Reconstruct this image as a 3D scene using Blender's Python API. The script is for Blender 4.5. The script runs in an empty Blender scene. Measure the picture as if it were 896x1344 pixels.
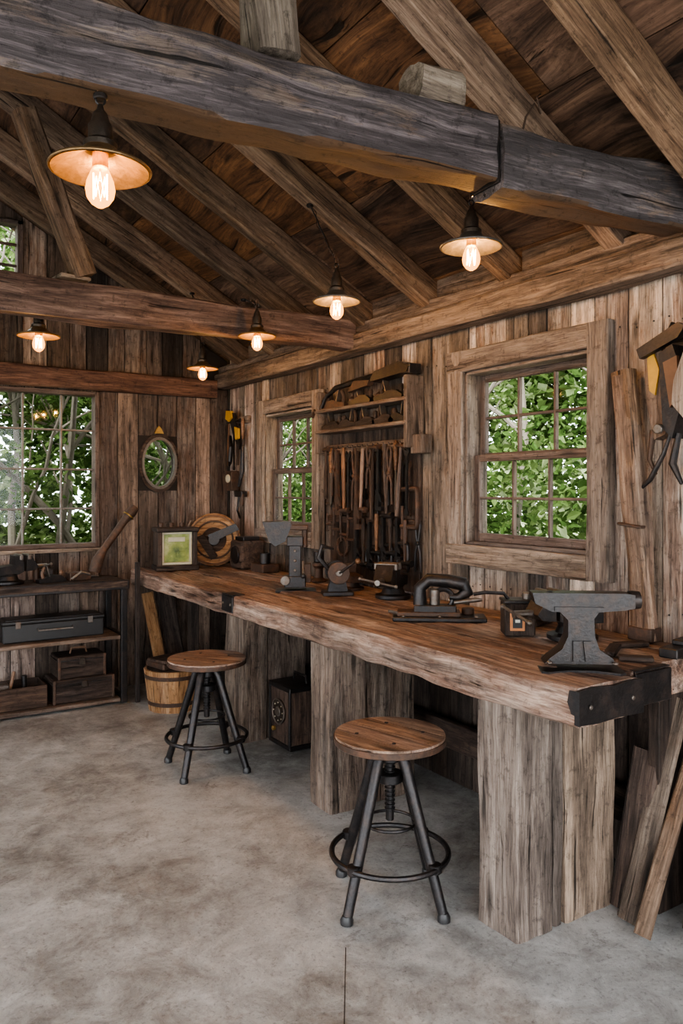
import bpy, math, random
from mathutils import Vector, Matrix, noise, Euler
random.seed(7)
R=random.random
def U(a,b): return a+(b-a)*R()
# ---------------------------------------------------------------- materials
class NT:
    def __init__(s,name):
        s.m=bpy.data.materials.new(name); s.m.use_nodes=True; s.t=s.m.node_tree; s.t.nodes.clear()
        s.out=s.t.nodes.new('ShaderNodeOutputMaterial')
    def n(s,ty,**k):
        nd=s.t.nodes.new('ShaderNode'+ty)
        for a,b in k.items():
            if a.startswith('_'): setattr(nd,a[1:],b)
            else:
                key=a.replace('__',' ')
                nd.inputs[key].default_value=b
        return nd
    def l(s,a,b): s.t.links.new(a,b)
    def ramp(s,fac,stops):
        r=s.t.nodes.new('ShaderNodeValToRGB'); e=r.color_ramp.elements
        while len(e)<len(stops): e.new(.5)
        for i,(p,c) in enumerate(stops):
            e[i].position=p; e[i].color=(c[0],c[1],c[2],1) if isinstance(c,(tuple,list)) else (c,c,c,1)
        s.l(fac,r.inputs[0]); return r.outputs[0]
    def mix(s,f,a,b,mode='MIX'):
        m=s.t.nodes.new('ShaderNodeMix'); m.data_type='RGBA'; m.blend_type=mode
        for v,i in ((f,0),(a,6),(b,7)):
            if isinstance(v,(int,float)): m.inputs[i].default_value=v if i==0 else (v,v,v,1)
            elif isinstance(v,tuple): m.inputs[i].default_value=(v[0],v[1],v[2],1)
            else: s.l(v,m.inputs[i])
        return m.outputs[2]
    def math(s,op,a,b=0.0,clamp=False):
        m=s.t.nodes.new('ShaderNodeMath'); m.operation=op; m.use_clamp=clamp
        for v,i in ((a,0),(b,1)):
            if isinstance(v,(int,float)): m.inputs[i].default_value=v
            else: s.l(v,m.inputs[i])
        return m.outputs[0]
    def noise(s,vec,scale,detail=4,rough=.6,dist=0):
        n=s.t.nodes.new('ShaderNodeTexNoise'); n.inputs['Scale'].default_value=scale
        n.inputs['Detail'].default_value=detail; n.inputs['Roughness'].default_value=rough
        n.inputs['Distortion'].default_value=dist
        s.l(vec,n.inputs['Vector']); return n.outputs['Fac']
    def mapping(s,vec,sc):
        m=s.t.nodes.new('ShaderNodeMapping'); m.inputs['Scale'].default_value=sc; s.l(vec,m.inputs['Vector']); return m.outputs[0]
    def bsdf(s,**k):
        b=s.t.nodes.new('ShaderNodeBsdfPrincipled')
        for a,v in k.items():
            i=b.inputs[a.replace('__',' ')]
            if isinstance(v,(int,float)): i.default_value=v
            elif isinstance(v,tuple): i.default_value=(v[0],v[1],v[2],1)
            else: s.l(v,i)
        s.l(b.outputs[0],s.out.inputs[0]); return b
    def bump(s,b,h,strength=.5,dist=.01):
        n=s.t.nodes.new('ShaderNodeBump'); n.inputs['Strength'].default_value=strength; n.inputs['Distance'].default_value=dist
        s.l(h,n.inputs['Height']); s.l(n.outputs[0],b.inputs['Normal'])

def wood(name,dark,mid,light,grey=(.22,.19,.17),gamt=.5,rough=.72,bump=.6,sc=1.0,var=.5,paint=None,under=None,wav=.045,pth=(.66,.74),knots=.8,blotch=.55,satb=.60):
    k=NT(name)
    at=k.n('Attribute'); at.attribute_name='wc'
    rn=k.n('Attribute'); rn.attribute_name='rnd'
    wc=at.outputs['Vector']; rnd=rn.outputs['Fac']
    d=k.t.nodes.new('ShaderNodeTexNoise'); d.inputs['Scale'].default_value=1; d.inputs['Detail'].default_value=2
    k.l(k.mapping(wc,(2.2*sc,6*sc,6*sc)),d.inputs['Vector'])
    vm=k.t.nodes.new('ShaderNodeVectorMath'); vm.operation='MULTIPLY_ADD'
    k.l(d.outputs['Color'],vm.inputs[0]); vm.inputs[1].default_value=(0,wav/sc,wav/sc); k.l(wc,vm.inputs[2])
    v=vm.outputs[0]
    g=k.noise(k.mapping(v,(1.8*sc,30*sc,30*sc)),1,7,.70)
    fine=k.noise(k.mapping(v,(9*sc,200*sc,200*sc)),1,4,.65)
    crk=k.noise(k.mapping(v,(1.1*sc,46*sc,46*sc)),1,3,.55)
    patch=k.noise(k.mapping(wc,(2.0,8,8)),1,8,.72)
    big=k.noise(k.mapping(wc,(1.5,5.0,5.0)),1,6,.70)
    spots=k.noise(wc,26,5,.75)
    vor=k.t.nodes.new('ShaderNodeTexVoronoi'); vor.inputs['Scale'].default_value=1
    k.l(k.mapping(v,(2.1,9,9)),vor.inputs['Vector'])
    gf=k.math('ADD',k.math('MULTIPLY',g,.64),k.math('MULTIPLY',fine,.36))
    col=k.ramp(gf,[(.37,dark),(.50,mid),(.63,light)])
    gcol=k.ramp(gf,[(.36,tuple(c*.28 for c in grey)),(.50,grey),(.63,tuple(min(1,c*1.8) for c in grey))])
    r2=k.math('FRACT',k.math('MULTIPLY',rnd,7.31))
    pf=k.math('MULTIPLY',k.ramp(k.math('ADD',patch,k.math('MULTIPLY',k.math('SUBTRACT',r2,.5),.44)),[(.42,0.0),(.56,1.0)]),gamt)
    col=k.mix(pf,col,gcol)
    if paint:
        pn=k.ramp(k.math('ADD',k.noise(k.mapping(wc,(2.6,11,11)),1,9,.75),k.math('MULTIPLY',gf,.3)),[(pth[0],0.0),(pth[1],1.0)])
        pc=k.ramp(gf,[(.36,tuple(c*.5 for c in paint)),(.5,paint),(.62,tuple(c*2.5 for c in paint))])
        col=k.mix(pn,pc,col)
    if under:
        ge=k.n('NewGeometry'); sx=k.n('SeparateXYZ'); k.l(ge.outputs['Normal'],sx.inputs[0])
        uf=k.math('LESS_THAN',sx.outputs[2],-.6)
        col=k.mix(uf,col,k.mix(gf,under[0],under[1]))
    ck=k.ramp(crk,[(.30,0.04),(.355,1.0)])
    col=k.mix(.88,col,ck,'MULTIPLY')
    bg_=k.ramp(big,[(.38,.22),(.54,1.0)])
    col=k.mix(blotch,col,bg_,'MULTIPLY')
    sp=k.ramp(spots,[(.34,.20),(.45,1.0)])
    col=k.mix(.55,col,sp,'MULTIPLY')
    kn=k.ramp(vor.outputs['Distance'],[(.05,.10),(.14,.70),(.20,1.0)])
    col=k.mix(knots,col,kn,'MULTIPLY')
    hs=k.n('HueSaturation'); k.l(col,hs.inputs['Color'])
    if var>=.75:
        k.l(k.math('ADD',k.math('MULTIPLY',k.math('POWER',rnd,1.6),1.85),.32),hs.inputs['Value'])
        k.l(k.math('ADD',k.math('MULTIPLY',r2,.85),satb-.15),hs.inputs['Saturation'])
    else:
        k.l(k.math('ADD',k.math('MULTIPLY',rnd,var*1.5),1.06-var*.75),hs.inputs['Value'])
        k.l(k.math('ADD',k.math('MULTIPLY',r2,.50),satb),hs.inputs['Saturation'])
    b=k.bsdf(Base__Color=hs.outputs[0],Roughness=rough)
    b.inputs['Specular IOR Level'].default_value=.3
    h=k.math('ADD',k.math('ADD',gf,k.math('MULTIPLY',spots,.3)),k.math('MULTIPLY',ck,.6))
    k.bump(b,h,bump,.016)
    return k.m

def metal(name,col,rough=.45,met=.85,rust=(.10,.045,.02),amt=.4,sc=18):
    k=NT(name); tc=k.n('TexCoord'); o=tc.outputs['Object']
    n1=k.noise(o,sc,6,.7); n2=k.noise(o,sc*5,4,.6)
    f=k.math('MULTIPLY',k.ramp(n1,[(.48,0.0),(.66,1.0)]),amt)
    c=k.mix(f,k.mix(n2,tuple(x*.6 for x in col),tuple(x*1.5 for x in col)),rust)
    b=k.bsdf(Base__Color=c,Metallic=k.math('SUBTRACT',met,k.math('MULTIPLY',f,met*.8)),Roughness=k.math('ADD',k.math('MULTIPLY',n1,.35),rough-.12))
    k.bump(b,n2,.3,.005); return k.m

def plain(name,col,rough=.6,met=0,var=.35,sc=25):
    k=NT(name); tc=k.n('TexCoord'); n=k.noise(tc.outputs['Object'],sc,5,.65)
    c=k.mix(n,tuple(x*(1-var) for x in col),tuple(min(1,x*(1+var)) for x in col))
    b=k.bsdf(Base__Color=c,Roughness=rough,Metallic=met); k.bump(b,n,.15,.004); return k.m

def emis(name,col,st):
    k=NT(name); e=k.n('Emission',Color=(*col,1),Strength=st); k.l(e.outputs[0],k.out.inputs[0]); return k.m

M={}
M['wall']=wood('weathered_wall_boards',(.042,.024,.017),(.19,.113,.077),(.39,.267,.19),grey=(.30,.245,.205),gamt=.85,var=.80)
M['wallback']=wood('wall_boards_brown',(.035,.019,.013),(.145,.083,.056),(.28,.183,.13),grey=(.21,.168,.142),gamt=.7,var=.75)
M['backing']=plain('wall_sheathing_dark',(.02,.014,.011),.9)
M['casing']=wood('window_casing_wood',(.065,.038,.026),(.21,.138,.096),(.37,.26,.187),grey=(.27,.22,.18),gamt=.6,var=.3,blotch=.35)
M['sash']=wood('sash_brown_paint',(.04,.022,.016),(.10,.060,.045),(.18,.12,.09),gamt=.15,var=.2,bump=.25,blotch=.2)
M['rafter']=wood('rafter_wood',(.055,.027,.015),(.18,.100,.056),(.32,.20,.12),grey=(.175,.13,.10),gamt=.5,var=.6,satb=.68)
M['sheath']=wood('roof_sheathing',(.022,.010,.006),(.105,.050,.026),(.21,.108,.056),grey=(.09,.06,.043),gamt=.4,sc=.38,var=.6,wav=.16,satb=.7)
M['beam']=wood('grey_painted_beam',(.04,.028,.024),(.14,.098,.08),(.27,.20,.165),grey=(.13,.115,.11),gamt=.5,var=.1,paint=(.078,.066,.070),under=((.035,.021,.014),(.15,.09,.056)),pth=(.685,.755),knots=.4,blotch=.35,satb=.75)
M['beam2']=wood('brown_beam',(.035,.015,.011),(.115,.055,.037),(.23,.13,.09),grey=(.14,.10,.084),gamt=.4,var=.2,satb=.7)
M['plate']=wood('plate_beam_wood',(.035,.020,.013),(.14,.083,.054),(.28,.18,.125),grey=(.19,.15,.122),gamt=.55,var=.3)
M['bench']=wood('bench_top_timber',(.040,.018,.012),(.23,.125,.083),(.47,.31,.22),grey=(.35,.26,.21),gamt=.7,rough=.55,var=.30,bump=1.0,blotch=.62,satb=.68,knots=.95)
M['post']=wood('bench_post_timber',(.045,.026,.017),(.18,.114,.077),(.34,.24,.168),grey=(.24,.19,.152),gamt=.6,var=.55,bump=1.0)
M['dwood']=wood('dark_wood',(.012,.007,.005),(.045,.025,.017),(.10,.06,.04),gamt=.2,var=.4,grey=(.08,.062,.052))
M['under']=wood('under_bench_shade_boards',(.012,.007,.005),(.05,.030,.021),(.10,.064,.046),gamt=.3,var=.5,grey=(.08,.065,.055))  # dark colour stands in for the shade under the bench
M['seat']=wood('stool_seat_wood',(.07,.032,.021),(.24,.135,.088),(.42,.27,.185),grey=(.28,.21,.165),gamt=.45,var=.25,rough=.5,blotch=.4)
M['handle']=wood('tool_handle_wood',(.05,.022,.011),(.15,.072,.037),(.27,.15,.08),gamt=.15,var=.7,rough=.45,bump=.2,knots=.2,blotch=.3,satb=.75)
M['rustwood']=wood('worn_painted_wood',(.05,.024,.014),(.18,.098,.058),(.32,.20,.125),grey=(.20,.15,.11),gamt=.4,var=.2,paint=(.24,.125,.045),pth=(.52,.62),satb=.62)
M['palewood']=wood('pale_offcut_wood',(.10,.065,.045),(.25,.18,.13),(.40,.31,.235),gamt=.4,var=.3)
M['bucket']=wood('bucket_staves',(.10,.045,.02),(.31,.17,.083),(.46,.28,.155),gamt=.15,var=.35,blotch=.3,satb=.75)
M['iron']=metal('black_iron',(.034,.032,.033),.34,.75,rust=(.07,.04,.028),amt=.4)
M['steel']=metal('aged_steel',(.16,.14,.125),.40,.85,rust=(.10,.055,.035),amt=.7)
M['rust']=metal('rusty_iron',(.07,.045,.034),.55,.5,rust=(.12,.055,.03),amt=.9)
M['brass']=metal('brass',(.38,.24,.08),.35,.9,amt=.2)
M['bronze']=metal('aged_bronze',(.06,.048,.040),.40,.8,amt=.35)
M['shade']=metal('lamp_shade_aged_brass',(.19,.12,.06),.36,.8,rust=(.08,.04,.02),amt=.5)
M['shadeg']=metal('lamp_shade_galvanised',(.15,.135,.125),.36,.8,rust=(.08,.05,.035),amt=.4)
M['black']=plain('black_paint',(.020,.019,.020),.42)
M['yellow']=plain('yellow_paint',(.45,.25,.035),.5)
M['cream']=plain('cream_enamel',(.46,.42,.31),.5)
M['orange']=plain('orange_label',(.50,.20,.08),.6)
M['leather']=plain('worn_leather',(.13,.065,.035),.55)
M['white']=plain('off_white',(.6,.58,.52),.6)
M['filament']=emis('glowing_filament',(1,.50,.13),45)
k=NT('green_glass_face'); tc=k.n('TexCoord'); n=k.noise(tc.outputs['Object'],9,5,.6)
k.bsdf(Base__Color=k.ramp(n,[(.3,(.07,.11,.04)),(.5,(.24,.29,.08)),(.7,(.45,.45,.24))]),Roughness=.25); M['greenface']=k.m
k=NT('amber_bulb_glass'); tr=k.n('BsdfTransparent',Color=(1,.82,.52,1)); em=k.n('Emission',Color=(1,.40,.08,1),Strength=1.0)
ad=k.n('AddShader'); k.l(tr.outputs[0],ad.inputs[0]); k.l(em.outputs[0],ad.inputs[1]); k.l(ad.outputs[0],k.out.inputs[0]); M['bulb']=k.m
k=NT('window_glass'); tr=k.n('BsdfTransparent',Color=(.96,.98,.97,1)); gl=k.n('BsdfGlossy',Roughness=.03); mx=k.n('MixShader'); mx.inputs[0].default_value=.012
k.l(tr.outputs[0],mx.inputs[1]); k.l(gl.outputs[0],mx.inputs[2]); k.l(mx.outputs[0],k.out.inputs[0]); M['glass']=k.m
k=NT('leaves'); rn=k.n('Attribute'); rn.attribute_name='rnd'
c=k.ramp(rn.outputs['Fac'],[(0,(.022,.042,.012)),(.40,(.065,.115,.030)),(.75,(.16,.225,.075)),(1,(.38,.43,.25))])
df=k.n('BsdfDiffuse'); tl=k.n('BsdfTranslucent'); mx=k.n('MixShader'); mx.inputs[0].default_value=.38
k.l(c,df.inputs[0]); k.l(c,tl.inputs[0]); k.l(df.outputs[0],mx.inputs[1]); k.l(tl.outputs[0],mx.inputs[2]); k.l(mx.outputs[0],k.out.inputs[0]); M['leaf']=k.m
M['bark']=plain('bark',(.15,.125,.10),.9)
k=NT('grass_ground'); tc=k.n('TexCoord'); n=k.noise(tc.outputs['Object'],1.5,8,.7)
k.bsdf(Base__Color=k.ramp(n,[(.3,(.07,.09,.03)),(.6,(.2,.22,.10))]),Roughness=.95); M['ground']=k.m
M['bounce_gravel']=plain('pale_bounce_gravel',(.48,.47,.45),.9)  # kept pale to reflect sunlight into the room
# concrete
k=NT('stained_concrete'); g=k.n('NewGeometry'); P=g.outputs['Position']
n1=k.noise(P,.9,6,.65,.6); n2=k.noise(P,5.5,10,.78,.4); n3=k.noise(P,60,5,.75); n4=k.noise(P,1.6,9,.72,1.0); n5=k.noise(P,17,7,.75,.3)
base=k.ramp(k.math('ADD',k.math('MULTIPLY',n1,.45),k.math('MULTIPLY',n2,.55)),[(.39,(.165,.155,.147)),(.49,(.335,.330,.318)),(.59,(.49,.49,.480))])
st=k.ramp(n4,[(.55,0.0),(.63,1.0)])
c=k.mix(k.math('MULTIPLY',st,.36),base,(.20,.155,.125))
dk=k.ramp(k.noise(P,4.2,10,.80,.6),[(.59,0.0),(.64,1.0)])
c=k.mix(k.math('MULTIPLY',dk,.5),c,(.095,.077,.065))
dk2=k.ramp(n5,[(.60,0.0),(.66,1.0)])
c=k.mix(k.math('MULTIPLY',dk2,.45),c,(.12,.10,.088))
wp=k.ramp(k.noise(P,3.1,10,.78,.2),[(.57,0.0),(.64,1.0)])
c=k.mix(k.math('MULTIPLY',wp,.42),c,(.60,.60,.595))
sp=k.ramp(n3,[(.34,.40),(.46,1.0)])
c=k.mix(.65,c,sp,'MULTIPLY')
b=k.bsdf(Base__Color=c,Roughness=k.math('ADD',k.math('MULTIPLY',n2,.5),.26)); b.inputs['Specular IOR Level'].default_value=.4
k.bump(b,k.math('ADD',n2,k.math('ADD',k.math('MULTIPLY',n3,.3),k.math('MULTIPLY',n5,.5))),.55,.007); M['concrete']=k.m
# ---------------------------------------------------------------- mesh builder
def rotm(r):
    if r is None: return Matrix.Identity(3)
    if isinstance(r,Matrix): return r.to_3x3()
    return Euler([math.radians(a) for a in r]).to_matrix()
class MB:
    def __init__(s): s.V=[];s.F=[];s.MI=[];s.W=[];s.R=[];s.mats=[];s.T=Matrix.Identity(4)
    def mi(s,m):
        m=M[m]
        if m not in s.mats: s.mats.append(m)
        return s.mats.index(m)
    def add(s,verts,faces,mat,wc=None,rnd=None):
        o=len(s.V); rnd=R() if rnd is None else rnd
        off=Vector((U(0,40),U(0,40),U(0,40)))
        for i,v in enumerate(verts):
            s.V.append(s.T@Vector(v)); s.W.append(Vector(wc[i] if wc else v)+off); s.R.append(rnd)
        j=s.mi(mat)
        for f in faces: s.F.append([o+i for i in f]); s.MI.append(j)
    def box(s,c,size,mat,rot=None,grain=None,ch=.004,rnd=None):
        h=[a/2 for a in size]; ch=min(ch,min(h)*.45)
        if grain is None: grain=max(range(3),key=lambda i:size[i])
        vs=[];idx={}
        for sx in(-1,1):
            for sy in(-1,1):
                for sz in(-1,1):
                    S=(sx,sy,sz)
                    for ax in range(3):
                        p=[S[i]*(h[i]-(0 if i==ax else ch)) for i in range(3)]
                        idx[(S,ax)]=len(vs); vs.append(p)
        fs=[]
        for ax in range(3):
            a,b=[(1,2),(2,0),(0,1)][ax]
            for sg in(-1,1):
                def key(u,v):
                    S=[0,0,0];S[ax]=sg;S[a]=u;S[b]=v;return idx[(tuple(S),ax)]
                f=[key(-1,-1),key(1,-1),key(1,1),key(-1,1)]
                fs.append(f if sg>0 else f[::-1])
        for ax in range(3):
            a,b=[(1,2),(2,0),(0,1)][ax]
            for sa in(-1,1):
                for sb in(-1,1):
                    S0=[0,0,0];S1=[0,0,0];S0[ax]=-1;S1[ax]=1
                    S0[a]=S1[a]=sa;S0[b]=S1[b]=sb;S0=tuple(S0);S1=tuple(S1)
                    f=[idx[(S0,a)],idx[(S0,b)],idx[(S1,b)],idx[(S1,a)]]
                    fs.append(f if sa*sb<0 else f[::-1])
        for S in [(x,y,z) for x in(-1,1) for y in(-1,1) for z in(-1,1)]:
            f=[idx[(S,0)],idx[(S,1)],idx[(S,2)]]
            fs.append(f if S[0]*S[1]*S[2]>0 else f[::-1])
        rm=rotm(rot); c=Vector(c)
        o1,o2=[(1,2),(0,2),(0,1)][grain]
        s.add([rm@Vector(v)+c for v in vs],fs,mat,[(v[grain],v[o1],v[o2]) for v in vs],rnd)
    def timber(s,p0,p1,w,h,mat,up=(0,0,1),segs=None,nz=.006,ch=.012,rnd=None,freq=3.0,taper=1.0):
        p0=Vector(p0);p1=Vector(p1);L=(p1-p0).length;d=(p1-p0)/L;up=Vector(up)
        sd=d.cross(up).normalized();up=sd.cross(d).normalized()
        segs=segs or max(2,int(L/.07))
        prof=[]
        cs=[(1,1),(-1,1),(-1,-1),(1,-1)]
        for i in range(4):
            cx,cy=cs[i];nx,ny=cs[(i+1)%4]
            A=(cx*w/2,cy*h/2);B=(nx*w/2,ny*h/2)
            dx,dy=(B[0]-A[0]),(B[1]-A[1]);l=math.hypot(dx,dy);ux,uy=dx/l,dy/l
            k=4
            for j in range(k+1):
                t=ch+(l-2*ch)*j/k; prof.append((A[0]+ux*t,A[1]+uy*t))
        n=len(prof);vs=[];ws=[];sd0=Vector((U(0,99),U(0,99),U(0,99)))
        for i in range(segs+1):
            t=i/segs; sc=1+(taper-1)*t
            for (a,b) in prof:
                q=sd0+Vector((t*L*freq,a*18,b*18))
                q2=sd0+Vector((t*L*.9,3+a*2,b*2))
                o=nz*noise.noise(q)+nz*1.2*noise.noise(q2)
                rr=math.hypot(a,b);f=1+o/rr*1.6
                vs.append(p0+d*(t*L)+sd*(a*f*sc)+up*(b*f*sc)); ws.append((t*L,a,b))
        fs=[]
        for i in range(segs):
            for j in range(n):
                fs.append([i*n+j,i*n+(j+1)%n,(i+1)*n+(j+1)%n,(i+1)*n+j])
        fs=[f[::-1] for f in fs]
        fs.append(list(range(n))); fs.append([segs*n+j for j in range(n)][::-1])
        s.add(vs,fs,mat,ws,rnd)
    def tube(s,pts,r,mat,n=10,closed=False,rnd=None):
        pts=[Vector(p) for p in pts];m=len(pts)
        rs=r if isinstance(r,(list,tuple)) else [r]*m
        vs=[];ws=[];prev=None;acc=0
        for i,p in enumerate(pts):
            if closed: t=(pts[(i+1)%m]-pts[i-1])
            else: t=(pts[min(i+1,m-1)]-pts[max(i-1,0)])
            t.normalize()
            if prev is None:
                a=Vector((0,0,1)) if abs(t.z)<.9 else Vector((1,0,0)); u=t.cross(a).normalized()
            else: u=(prev-t*prev.dot(t)).normalized()
            prev=u;w=t.cross(u)
            if i: acc+=(p-pts[i-1]).length
            for j in range(n):
                a=2*math.pi*j/n
                vs.append(p+u*math.cos(a)*rs[i]+w*math.sin(a)*rs[i]); ws.append((acc,rs[i]*math.cos(a),rs[i]*math.sin(a)))
        fs=[]
        for i in range(m if closed else m-1):
            k=(i+1)%m
            for j in range(n): fs.append([i*n+j,i*n+(j+1)%n,k*n+(j+1)%n,k*n+j])
        if not closed: fs.append(list(range(n))[::-1]); fs.append([(m-1)*n+j for j in range(n)])
        s.add(vs,fs,mat,ws,rnd)
    def ring(s,c,R_,r,mat,rot=None,n=36,rx=None):
        rm=rotm(rot);c=Vector(c);rx=rx or R_
        s.tube([c+rm@Vector((rx*math.cos(2*math.pi*i/n),R_*math.sin(2*math.pi*i/n),0)) for i in range(n)],r,mat,8,True)
    def lathe(s,prof,c,mat,rot=None,n=28,rnd=None,scale=(1,1)):
        rm=rotm(rot);c=Vector(c);vs=[];ws=[];fs=[];m=len(prof)
        for (r,z) in prof:
            for j in range(n):
                a=2*math.pi*j/n;v=Vector((max(r,1e-4)*math.cos(a)*scale[0],max(r,1e-4)*math.sin(a)*scale[1],z))
                vs.append(rm@v+c);ws.append((v.x,v.y,v.z))
        for i in range(m-1):
            for j in range(n): fs.append([i*n+j,i*n+(j+1)%n,(i+1)*n+(j+1)%n,(i+1)*n+j])
        fs.append(list(range(n))[::-1]);fs.append([(m-1)*n+j for j in range(n)])
        s.add(vs,fs,mat,ws,rnd)
    def cyl(s,c,r,h,mat,rot=None,n=24,ch=.003,rnd=None):
        ch=min(ch,r*.3,h*.3)
        s.lathe([(r-ch,-h/2),(r,-h/2+ch),(r,h/2-ch),(r-ch,h/2)],c,mat,rot,n,rnd)
    def ball(s,c,r,mat,n=16,scale=(1,1,1)):
        k=9
        s.lathe([(r*math.sin(math.pi*i/k),-r*math.cos(math.pi*i/k)*scale[2]) for i in range(k+1)],c,mat,None,n,scale=scale[:2])
    def prism(s,pts,y0,y1,mat,c=(0,0,0),rot=None,grain=0,rnd=None):
        rm=rotm(rot);c=Vector(c);n=len(pts);vs=[];ws=[]
        area=sum(pts[i][0]*pts[(i+1)%n][1]-pts[(i+1)%n][0]*pts[i][1] for i in range(n))
        if area<0: pts=pts[::-1]
        for y in(y0,y1):
            for (x,z) in pts:
                vs.append(rm@Vector((x,y,z))+c); ws.append((x,y,z) if grain==0 else (z,x,y))
        fs=[list(range(n)),[n+i for i in range(n)][::-1]]
        for i in range(n):
            j=(i+1)%n; fs.append([j,i,n+i,n+j])
        s.add(vs,fs,mat,ws,rnd)
    def build(s,name,sharp=38,loc=None):
        me=bpy.data.meshes.new(name)
        xs=[v.x for v in s.V];ys=[v.y for v in s.V];zs=[v.z for v in s.V]
        o=Vector(((min(xs)+max(xs))/2,(min(ys)+max(ys))/2,min(zs))) if loc is None else Vector(loc)
        me.from_pydata([v-o for v in s.V],[],s.F)
        for m in s.mats: me.materials.append(m)
        me.polygons.foreach_set('material_index',s.MI)
        me.polygons.foreach_set('use_smooth',[True]*len(s.F))
        a=me.attributes.new('wc','FLOAT_VECTOR','POINT'); a.data.foreach_set('vector',[c for w in s.W for c in w])
        b=me.attributes.new('rnd','FLOAT','POINT'); b.data.foreach_set('value',s.R)
        me.update()
        me.set_sharp_from_angle(angle=math.radians(sharp))
        ob=bpy.data.objects.new(name,me); ob.location=o; bpy.context.scene.collection.objects.link(ob)
        return ob
def TR(loc,rz=0): return Matrix.Translation(loc)@Matrix.Rotation(math.radians(rz),4,'Z')
# ---------------------------------------------------------------- dimensions
XW=2.86; YB=6.2; SL=.55
def zb(x): return 2.63+SL*(2.75-abs(x))
def zs(x): return zb(x)+.165
b=MB(); b.box((0,2.35,-.06),(6.0,8.1,.12),'concrete',ch=.002); b.build('floor')
b=MB(); b.prism([(0,-.0015),(2.86,-.0015),(2.86,.0015),(0,.0015)],.0002,.0008,'backing',c=(-.12,-.12,0),rot=Matrix.Rotation(math.radians(55.9),3,'Z')@Matrix.Rotation(math.radians(90),3,'X')); b.build('floor_joint_line')
b=MB(); b.box((0,2,-.17),(60,60,.1),'ground'); b.build('garden_ground')
b=MB(); b.box((-1,-7.2,-.10),(16,11,.1),'bounce_gravel'); b.box((-7.2,3.9,-.10),(8.2,10,.1),'bounce_gravel'); b.build('added_bounce_yard')  # added unseen pale ground, bounces sun up to the ceiling
# walls
def board_wall(b,u0,u1,cutlist,opens,ztop,M4,mat,wmin=.10,wmax=.20,z0=0.0,extra=.0):
    b.T=M4
    cuts=sorted(set([u0,u1]+[c for c in cutlist if u0<c<u1])); xs=[]
    for a,c in zip(cuts[:-1],cuts[1:]):
        L=c-a;n=max(1,round(L/((wmin+wmax)/2)));ws=[U(wmin,wmax) for _ in range(n)];S=sum(ws)/L
        p=a
        for w in ws: xs.append((p,p+w/S)); p+=w/S
    for (a,c) in xs:
        mid=(a+c)/2; iv=[(z0,None)]
        for (ou0,ou1,oz0,oz1) in opens:
            if ou0-1e-4<mid<ou1+1e-4: iv=[(z0,oz0),(oz1,None)] if oz0>z0+.01 else [(oz1,None)]
        rn=R()
        for (za,zc) in iv:
            g=.0035;t=U(0,.016)
            if zc is None: pts=[(a+g,za),(c-g,za),(c-g,ztop(c)),(a+g,ztop(a))]
            else: pts=[(a+g,za),(c-g,za),(c-g,zc),(a+g,zc)]
            b.prism(pts,0.002+t,.03,mat,grain=2,rnd=rn)
            for zz in (0.28,1.08,2.30):
                lo=za;hi=zc if zc else ztop(mid)
                if lo<zz<hi:
                    for q in(.25,.75): b.cyl((a+(c-a)*q,.001+t,zz+U(-.015,.015)),.004,.006,'iron',(90,0,0),6)
    prev=u0
    for (ou0,ou1,oz0,oz1) in sorted(opens)+[(u1,u1,0,0)]:
        if ou0>prev+1e-4:
            b.prism([(prev,z0),(ou0,z0),(ou0,ztop(ou0)),(prev,ztop(prev))],.032,.10,'backing')
        if ou1>ou0:
            if oz0>z0+.01: b.prism([(ou0,z0),(ou1,z0),(ou1,oz0),(ou0,oz0)],.032,.10,'backing')
            b.prism([(ou0,oz1),(ou1,oz1),(ou1,ztop(ou1)),(ou0,ztop(ou0))],.032,.10,'backing')
        prev=ou1
    b.T=Matrix.Identity(4)
RW=Matrix(((0,1,0,XW),(-1,0,0,0),(0,0,1,0),(0,0,0,1)))
BW=Matrix.Translation((0,YB,0))
w1=(-3.14,-2.305,1.30,2.235); w2=(-5.47,-4.72,1.29,2.19)
b=MB(); board_wall(b,-YB,1.6,[w1[0],w1[1],w2[0],w2[1]],[w1,w2],lambda u:2.75,RW,'wall',.10,.20); b.build('wall_right')
wb=(.61,1.74,1.14,2.37)
ov=(2.06,2.39,1.59,2.04)
def ztb(x): return zs(x)-.002
b=MB()
board_wall(b,-2.86,XW,[0,.61,1.74,2.06,2.39],[wb,ov],lambda u:min(ztb(u),2.46),BW,'wallback',.12,.2)
board_wall(b,-2.4,2.6,[0,.50,1.17],[(.50,1.17,3.12,3.62)],ztb,BW,'wallback',.12,.2,z0=2.47)
for x,y in((2.925,6.265),(-2.925,6.265),(2.925,-1.665),(-2.925,-1.665)):
    b.box((x,y,1.34),(.13,.13,2.68),'backing')
for sg in(1,-1): b.prism([(sg*2.55,2.455),(sg*2.86,2.455),(sg*2.86,2.72),(sg*2.55,2.88)],6.232,6.30,'backing')
b.build('wall_back')
b=MB(); LW=Matrix(((0,-1,0,-XW),(1,0,0,0),(0,0,1,0),(0,0,0,1)))
board_wall(b,-1.6,YB,[-1.3,2.8,3.1,5.8],[(-1.3,2.8,0,2.6),(3.1,5.8,.7,2.45)],lambda u:2.75,LW,'wallback',.12,.2); b.build('wall_left')
b=MB(); FW=Matrix(((-1,0,0,0),(0,-1,0,-1.6),(0,0,1,0),(0,0,0,1)))
board_wall(b,-XW,XW,[-2.7,0,2.7],[(-2.7,2.7,0,2.66)],ztb,FW,'wallback',.12,.2); b.build('wall_front')
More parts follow.
